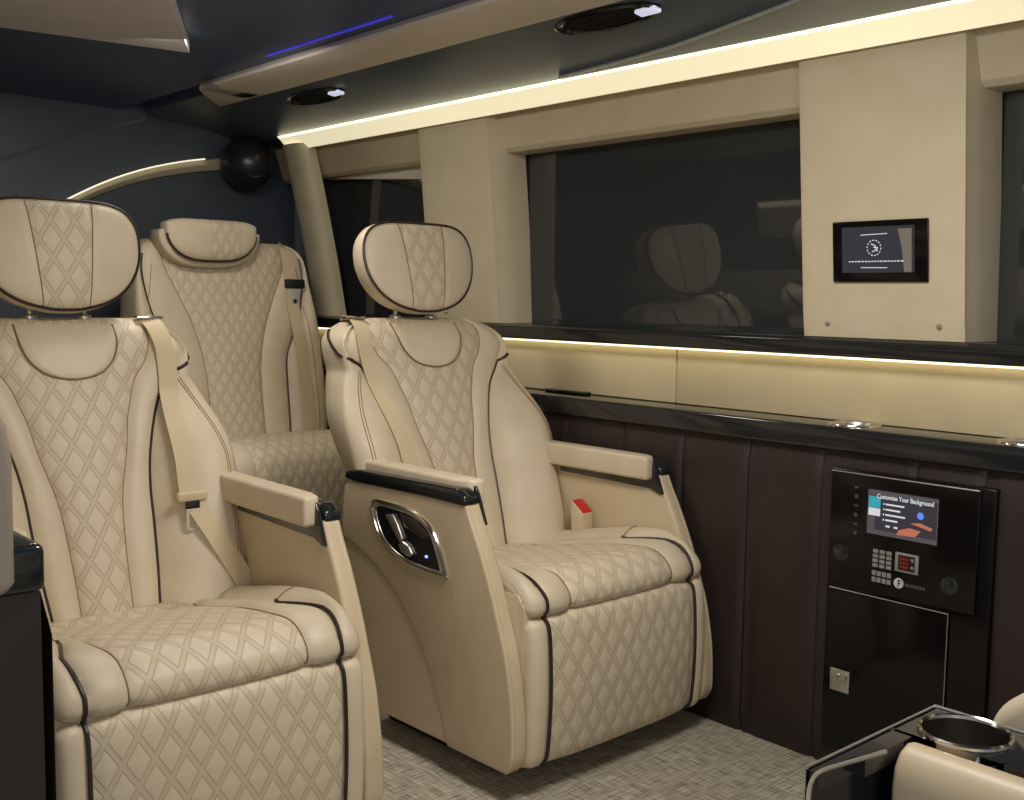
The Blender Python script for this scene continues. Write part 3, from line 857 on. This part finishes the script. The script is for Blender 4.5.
def lring(mb, cy, cz, r, n=14, gap=.5, w=.0022, off=.0095, conv=None):
    for k in range(n):
        a0 = 2*math.pi*k/n; a1 = a0+2*math.pi/n*gap
        q = [conv(cy+math.cos(a)*r, cz+math.sin(a)*r, off) for a in (a0, (a0+a1)/2, a1)]
        mb.tube(q, w/2, 4)
cv = lambda y, z, off: (lean(z)-off-2.30, y-1.32, z-1.24)
lring(mb, 1.331, 1.249, .0175, conv=cv); 
mb.tube([cv(1.338, 1.258, .0095), cv(1.328, 1.254, .0095), cv(1.326, 1.244, .0095), cv(1.336, 1.240, .0095)], .0012, 4)
mb.tube([cv(1.332, 1.250, .0095), cv(1.322, 1.250, .0095), cv(1.324, 1.241, .0095)], .0012, 4)
mb.tube([cv(1.365, 1.279, .0095), cv(1.298, 1.281, .0095)], .0009, 4)
mb.tube([cv(1.365, 1.204, .0095), cv(1.298, 1.203, .0095)], .0009, 4)
y = 1.396
while y > 1.262:
    w = random.choice([.004, .005, .0065]); mb.tube([cv(y, 1.218, .0095), cv(y-w, 1.218, .0095)], .0014, 4); y -= w+.0035
mb.obj('emblem', M['scr_white'], dp)
pplate(1.236, 1.268, 1.193, 1.291, .0086, .0092, screen_mat('lit_screen_tan', srgb(126, 117, 105), .8), 'pale_strip', dp, 0, [(1.238, 1.193), (1.256, 1.193), (1.262, 1.25), (1.268, 1.275), (1.272, 1.291), (1.238, 1.291)])

# ------------------------------------------------------------------ media cabinet in the wall
X = 2.262
cab = thing('media_cabinet', (X, 1.219, .066), 'glossy black cabinet with a lit display and a small door, set in the dark wall', 'cabinet')
def cplate(y0, y1, z0, z1, d0, d1, m_, name, parent, bev=0, poly=None):
    q = poly or [(y0, z0), (y1, z0), (y1, z1), (y0, z1)]
    mb = MB(); mb.prism([(y-1.235, z-.06) for y, z in q], -d1, -d0, 'x', bev, 3)
    return mb.obj(name, m_, parent)
cplate(1.030, 1.424, .045, .728, -.04, .006, M['gloss_dark'], 'body', cab, .004)
cplate(1.060, 1.418, .452, .722, .006, .014, M['gloss_dark'], 'control_fascia', cab, .003)
ed = MB(); ed.tube([(-.0145, 1.416-1.235, .7215-.06), (-.0145, 1.062-1.235, .7215-.06)], .0016, 5); ed.obj('polished_edge', M['steel'], cab)
dr = cplate(1.118, 1.412, .050, .443, .006, .013, M['gloss_dark'], 'door', cab, .003)
ed = MB(); ed.tube([(-.0133, 1.410-1.235, .4425-.06), (-.0133, 1.118-1.235, .4425-.06), (-.0133, 1.118-1.235, .06-.06)], .0014, 5); ed.obj('edge_line', M['steel'], dr)
la = cplate(1.347, 1.398, .197, .250, .013, .018, M['steel'], 'latch', dr, .002)
cplate(1.352, 1.375, .228, .244, .018, .028, M['chrome'], 'latch_tab', la, .003)
dpl = cplate(1.146, 1.325, .584, .696, .014, .0165, M['gloss_dark'], 'display_bezel', cab, .001)
sd = cplate(1.150, 1.319, .589, .691, .0166, .0172, M['scr'], 'display', cab)
def sc_(y0, y1, z0, z1, m_, mb=None, d=.0174):
    q = [(y0-1.235, z0-.06), (y1-1.235, z0-.06), (y1-1.235, z1-.06), (y0-1.235, z1-.06)]
    mb.prism(q, -d-.0004, -d, 'x')
ctr = lambda y, z: (-.0176, y-1.235, z-.06)
mb = MB(); sc_(1.152, 1.300, .600, .682, None, mb); mb.obj('picture_area', M['scr_dark'], sd)
mb = MB(); sc_(1.287, 1.316, .650, .676, None, mb, .0178); mb.obj('cyan_tile', M['scr_cyan'], sd)
mb = MB(); sc_(1.287, 1.316, .632, .649, None, mb, .0178)
for k, w in enumerate((.045, .036, .048, .030)):
    z = .660-.012*k; sc_(1.274-w, 1.274, z, z+.0038, None, mb, .0178); sc_(1.277, 1.280, z, z+.0038, None, mb, .0178)
sc_(1.262, 1.272, .610, .614, None, mb, .0178); sc_(1.243, 1.252, .610, .614, None, mb, .0178)
mb.obj('menu_lines', M['scr_white'], sd)
mb = MB()
mb.lathe([(0, -.0186), (.006, -.0184), (.008, -.018)], (0, 1.190-1.235, .648-.06), 18, axis='x')
mb.obj('blue_spot', M['scr_blue'], sd)
mb = MB(); mb.prism([(1.245-1.235, .597-.06), (1.200-1.235, .599-.06), (1.188-1.235, .614-.06), (1.215-1.235, .617-.06), (1.240-1.235, .608-.06)], -.0186, -.018, 'x'); 
mb.prism([(1.213-1.235, .628-.06), (1.165-1.235, .618-.06), (1.160-1.235, .624-.06), (1.190-1.235, .632-.06)], -.0186, -.018, 'x'); mb.obj('warm_shapes', M['scr_orange'], sd)

def text(s, size, loc, rot, m_, parent, name='lettering', ext=.0003, sx=1):
    cu = bpy.data.curves.new(name, 'FONT'); cu.body = s; cu.size = size; cu.extrude = ext; cu.align_x = 'LEFT'; cu.offset = size*.012
    o = bpy.data.objects.new(name, cu); COL.objects.link(o)
    dg = bpy.context.evaluated_depsgraph_get(); me = bpy.data.meshes.new_from_object(o.evaluated_get(dg))
    COL.objects.unlink(o); bpy.data.objects.remove(o)
    me.materials.clear(); me.materials.append(m_)
    t = link(name, me, parent, loc); t.rotation_euler = rot; t.scale = (sx, 1, 1); return t
RW = (math.radians(90), 0, math.radians(-90))     # faces -X, reads along -Y
text('Customize Your Background', .0145, (-.0188, 1.296-1.235, .6735-.06), RW, M['scr_white'], sd, sx=.80)
# side icons, keypads, gauge, emblem
ic = MB()
for k in range(6):
    z = .690-.0215*k
    if k % 2: ic.lathe([(0, -.0015), (.0045, -.0012), (.005, 0)], (-.0143, 1.350-1.235, z-.06), 10, axis='x')
    else: ic.box(-.0158, -.0143, 1.345-1.235, 1.355-1.235, z-.0022-.06, z+.0022-.06)
ic.obj('icon_keys', M['label_dim'], cab)
def keypad(y0, y1, z0, z1, nr, nc, name):
    kb = MB(); dy = (y1-y0)/nc; dz = (z1-z0)/nr
    for r in range(nr):
        for c in range(nc):
            a = y0+dy*c+dy*.12; b = z0+dz*r+dz*.14
            kb.box(-.0168, -.0143, a-1.235, a+dy*.76-1.235, b-.06, b+dz*.72-.06)
    return kb.obj(name, M['label_grey'], cab)
keypad(1.253, 1.303, .512, .556, 4, 3, 'keypad'); keypad(1.253, 1.303, .477, .507, 2, 4, 'keypad')
gb = cplate(1.190, 1.246, .514, .558, .014, .017, M['label_grey'], 'gauge', cab, .001)
cplate(1.198, 1.238, .519, .553, .017, .0176, mat('gauge_dark', srgb(40, 26, 26), .3), 'gauge_face', gb)
mb = MB()
for k in range(3):
    for c in range(3): mb.box(-.0182, -.0176, 1.214+.007*c-1.235, 1.219+.007*c-1.235, .524+.009*k-.06, .529+.009*k-.06)
mb.obj('red_digits', M['scr_red'], gb)
mb = MB(); mb.lathe([(0, -.0028), (.004, -.0026), (.005, 0)], (-.0152, 1.204-1.235, .545-.06), 12, axis='x'); mb.lathe([(0, -.0028), (.004, -.0026), (.005, 0)], (-.0152, 1.204-1.235, .528-.06), 12, axis='x'); mb.obj('gauge_buttons', M['steel'], gb)
em = MB(); em.lathe([(0, -.002), (.0115, -.0018), (.012, 0)], (-.0143, 1.2355-1.235, .487-.06), 20, axis='x')
emb = em.obj('emblem_disc', mat('emblem_white', srgb(200, 200, 198), .4), cab)
mk = MB(); mk.box(-.0172, -.0163, -.0005, .0015, .4785-.06, .4955-.06); mk.box(-.0172, -.0163, -.0065, .001, .487-.06, .4885-.06); mk.box(-.0172, -.0163, -.0075, .001, .493-.06, .4948-.06)
mk.obj('emblem_mark', M['gloss_dark'], emb)
mb = MB(); y = 1.220
for w in (.007, .004, .005, .008, .003, .006, .005):
    mb.box(-.0155, -.0143, y-w-1.235, y-1.235, .483-.06, .490-.06); y -= w+.0015
mb.obj('emblem_wording', M['label_dim'], cab)
mb = MB(); mb.lathe([(0, -.0012), (.018, -.0012), (.020, 0)], (-.0143, 1.118-1.235, .505-.06), 28, axis='x'); mb.obj('socket_cap', M['gloss'], cab)
mb = MB(); mb.lathe([(0, -.0012), (.018, -.0012), (.020, 0)], (-.0143, 1.385-1.235, .530-.06), 28, axis='x'); mb.obj('socket_cap', M['gloss'], cab)

# ------------------------------------------------------------------ cup holders in the ledge
def cup(name, x, y, z, r, depth, label, cat='cup holder', group=None):
    o = thing(name, (x, y, z), label, cat, group)
    rim = MB().lathe([(r*.86, .0), (r*.88, .004), (r*.95, .006), (r*1.06, .005), (r*1.10, .0005), (r*1.10, -.001)]); rim.obj('rim', M['chrome'], o)
    cp = MB().lathe([(r*.87, .003), (r*.85, -depth*.3), (r*.80, -depth), (0, -depth)]); cp.obj('cup', M['steel'], o); return o
cup('cup_holder', 2.322, 1.392, .8295, .057, .002, 'chrome-rimmed cup holder in the black ledge above the media cabinet', group='cup holders in the ledge')
cup('cup_holder', 2.322, .985, .8295, .057, .002, 'chrome-rimmed cup holder in the black ledge, cut by the right edge', group='cup holders in the ledge')
MB_ = MB().box(2.345, 2.375, 2.32, 2.50, .829, .838, .004, 3)
tag(MB_.obj('ledge_handle', M['gloss']), 'small flat black handle lying on the ledge behind the window seat', 'handle')

# ------------------------------------------------------------------ foreground console, armrest and seat
con = thing('cup_console', (1.08, .50, 0), 'black glossy console with chrome cup holder in the lower right corner', 'console')
cx, cy = 1.08, .50
def cc(x0, x1, y0, y1, z0, z1, m_, name, parent, bev=.004):
    return MB().box(x0-cx, x1-cx, y0-cy, y1-cy, z0, z1, bev, 3).obj(name, m_, parent)
# top slab with a round hole and an open bay
hx, hy, hr = 1.217, .568, .049
topm = MB()
outer = [(1.05, .632), (1.272, .632), (1.272, .30), (1.05, .30)]
ring = [(hx+hr*math.cos(math.pi*2*k/48), hy+hr*math.sin(math.pi*2*k/48)) for k in range(48)]
def sq(a):   # project the ring angle to the outer rectangle x 1.12..1.272, y .50...632
    dx, dy = math.cos(a), math.sin(a)
    ts = []
    if dx > 1e-6: ts.append((1.272-hx)/dx)
    if dx < -1e-6: ts.append((1.167-hx)/dx)
    if dy > 1e-6: ts.append((.632-hy)/dy)
    if dy < -1e-6: ts.append((.500-hy)/dy)
    t = min(ts); return (hx+dx*t, hy+dy*t)
oo = [sq(math.pi*2*k/48) for k in range(48)]
for z in (.620, .600):
    topm.add([(x-cx, y-cy, z) for x, y in ring]+[(x-cx, y-cy, z) for x, y in oo], [[k, (k+1) % 48, 48+(k+1) % 48, 48+k] for k in range(48)])
topm.box(1.167-cx, 1.272-cx, .25-cy, .500-cy, .600, .620)
topm.box(1.268-cx, 1.274-cx, .25-cy, .632-cy, .30, .620, .001)
topm.box(.99-cx, 1.274-cx, .628-cy, .634-cy, .30, .620, .001)
topm.box(1.06-cx, 1.160-cx, .604-cy, .632-cy, .600, .620)
topm.box(.99-cx, 1.06-cx, .618-cy, .632-cy, .600, .620)
topm.obj('console_body', M['gloss'], con, angle=30)
cb = MB().lathe([(hr*.98, .0), (hr*.96, -.03), (hr*.90, -.075), (0, -.075)], (hx-cx, hy-cy, .620), 48); cb.obj('cup_well', mat('polished_steel', srgb(200, 195, 188), .16, 1), con)
cb = MB().lathe([(hr*.97, .0), (hr*.985, .0035), (hr*1.03, .005), (hr*1.08, .003), (hr*1.09, .0)], (hx-cx, hy-cy, .6205), 48); cb.obj('cup_rim', M['chrome'], con)
rimc = smooth_tab([(.905, .575), (.955, .605), (.99, .617), (1.03, .612), (1.06, .606), (1.095, .600)], 40)
MB().tube([(x-cx, y-cy, .6215) for x, y in rimc], .0026, 8).obj('bay_rim', M['steel'], con)
mb = MB(); mb.box(.99-cx, 1.098-cx, .30-cy, .612-cy, .30, .50); mb.obj('tray_bay', M['matte'], con)
MB().tube([(.99-cx, .633-cy, .621), (1.271-cx, .633-cy, .621), (1.273-cx, .25-cy, .621)], .0022, 8).obj('polished_edge', M['steel'], con)

arm = MB()
ap = [(1.104, .580), (1.108, .600), (1.120, .616), (1.135, .622), (1.150, .620), (1.160, .610), (1.163, .59), (1.163, .44), (1.108, .44)]
fs = thing('front_seat', (1.5, .2, 0), 'cream seat in the lower right corner, only its armrest and cushion edge in view', 'seat')
mb = MB(); mb.prism([(x-1.5, z+.001) for x, z in ap], -.65, .598-.2, 'y', .010, 4)
mb.obj('armrest', M['shell'], fs, angle=60)
cs = MB()
rows = []
for k in range(17):
    a = math.pi/2*k/16
    rows.append((.40+.36*math.sin(a)*.0, 0))
prof = [(.40, .40), (.46, .42), (.52, .44), (.572, .50), (.585, .55), (.582, .60), (.565, .635), (.52, .665), (.44, .68), (.30, .68), (.0, .66), (0, .40)]
cs.prism([(y-.2, z) for y, z in smooth_tab(prof, 60)], 1.30-1.5, 1.80-1.5, 'x', .02, 4)
cs.obj('cushion', M['cream'], fs, angle=60)
MB().box(1.32-1.5, 1.82-1.5, -.45-.2, .45-.2, .02, .42, .02).obj('seat_base', M['shell'], fs)
MB().box(1.32-1.5, 1.82-1.5, -.65-.2, -.50-.2, .42, 1.25, .05, 4).obj('backrest', M['cream'], fs)

# ------------------------------------------------------------------ lights, world, camera
w = bpy.data.worlds.new('world'); sc.world = w; w.use_nodes = True
w.node_tree.nodes['Background'].inputs[0].default_value = (.86, .91, 1, 1); w.node_tree.nodes['Background'].inputs[1].default_value = .38
def area(name, loc, tgt, size, power, col, size_y=None):
    l = bpy.data.lights.new(name, 'AREA'); l.energy = power; l.color = col; l.size = size
    if size_y: l.shape = 'RECTANGLE'; l.size_y = size_y
    o = bpy.data.objects.new(name, l); COL.objects.link(o); o.location = loc
    o.rotation_euler = (Vector(tgt)-Vector(loc)).to_track_quat('-Z', 'Y').to_euler(); return o
area('door_fill', (-.5, -1.6, 1.75), (1.6, 1.9, .5), 1.1, 22, (1, .97, .94))  # added fill light from the door side, behind the camera
area('ceiling_fill', (1.30, 1.10, 1.79), (1.32, 1.45, 0), .45, 17, (1, .95, .88))  # added fill over the front cushions
area('ceiling_fill', (1.30, 2.75, 1.785), (1.5, 3.0, 0), .3, 7.5, (1, .95, .86))  # second added fill, brightens the rear row without a real fixture

cam = bpy.data.cameras.new('camera'); co = bpy.data.objects.new('camera', cam); COL.objects.link(co)
cam.sensor_width = 36; cam.lens = 1087.974/1024*36; cam.clip_start = .02
R = Matrix(((.7501807, .05090079, .65927083), (-.66107459, .0795484, .74609144), (.01446729, .99553059, -.09332489)))
R = Matrix(((.7501807, .05090079, -.65927083), (-.66107459, .0795484, -.74609144), (.01446729, .99553059, .09332489)))
co.matrix_world = Matrix.Translation((0, 0, 1.12)) @ R.to_4x4()
sc.camera = co
sc.view_settings.view_transform = 'Standard'; sc.view_settings.look = 'None'
sc.view_settings.exposure = 0; sc.view_settings.gamma = 1; sc.view_settings.use_curve_mapping = False
sc.cycles.use_denoising = True
sc.cycles.max_bounces = 8
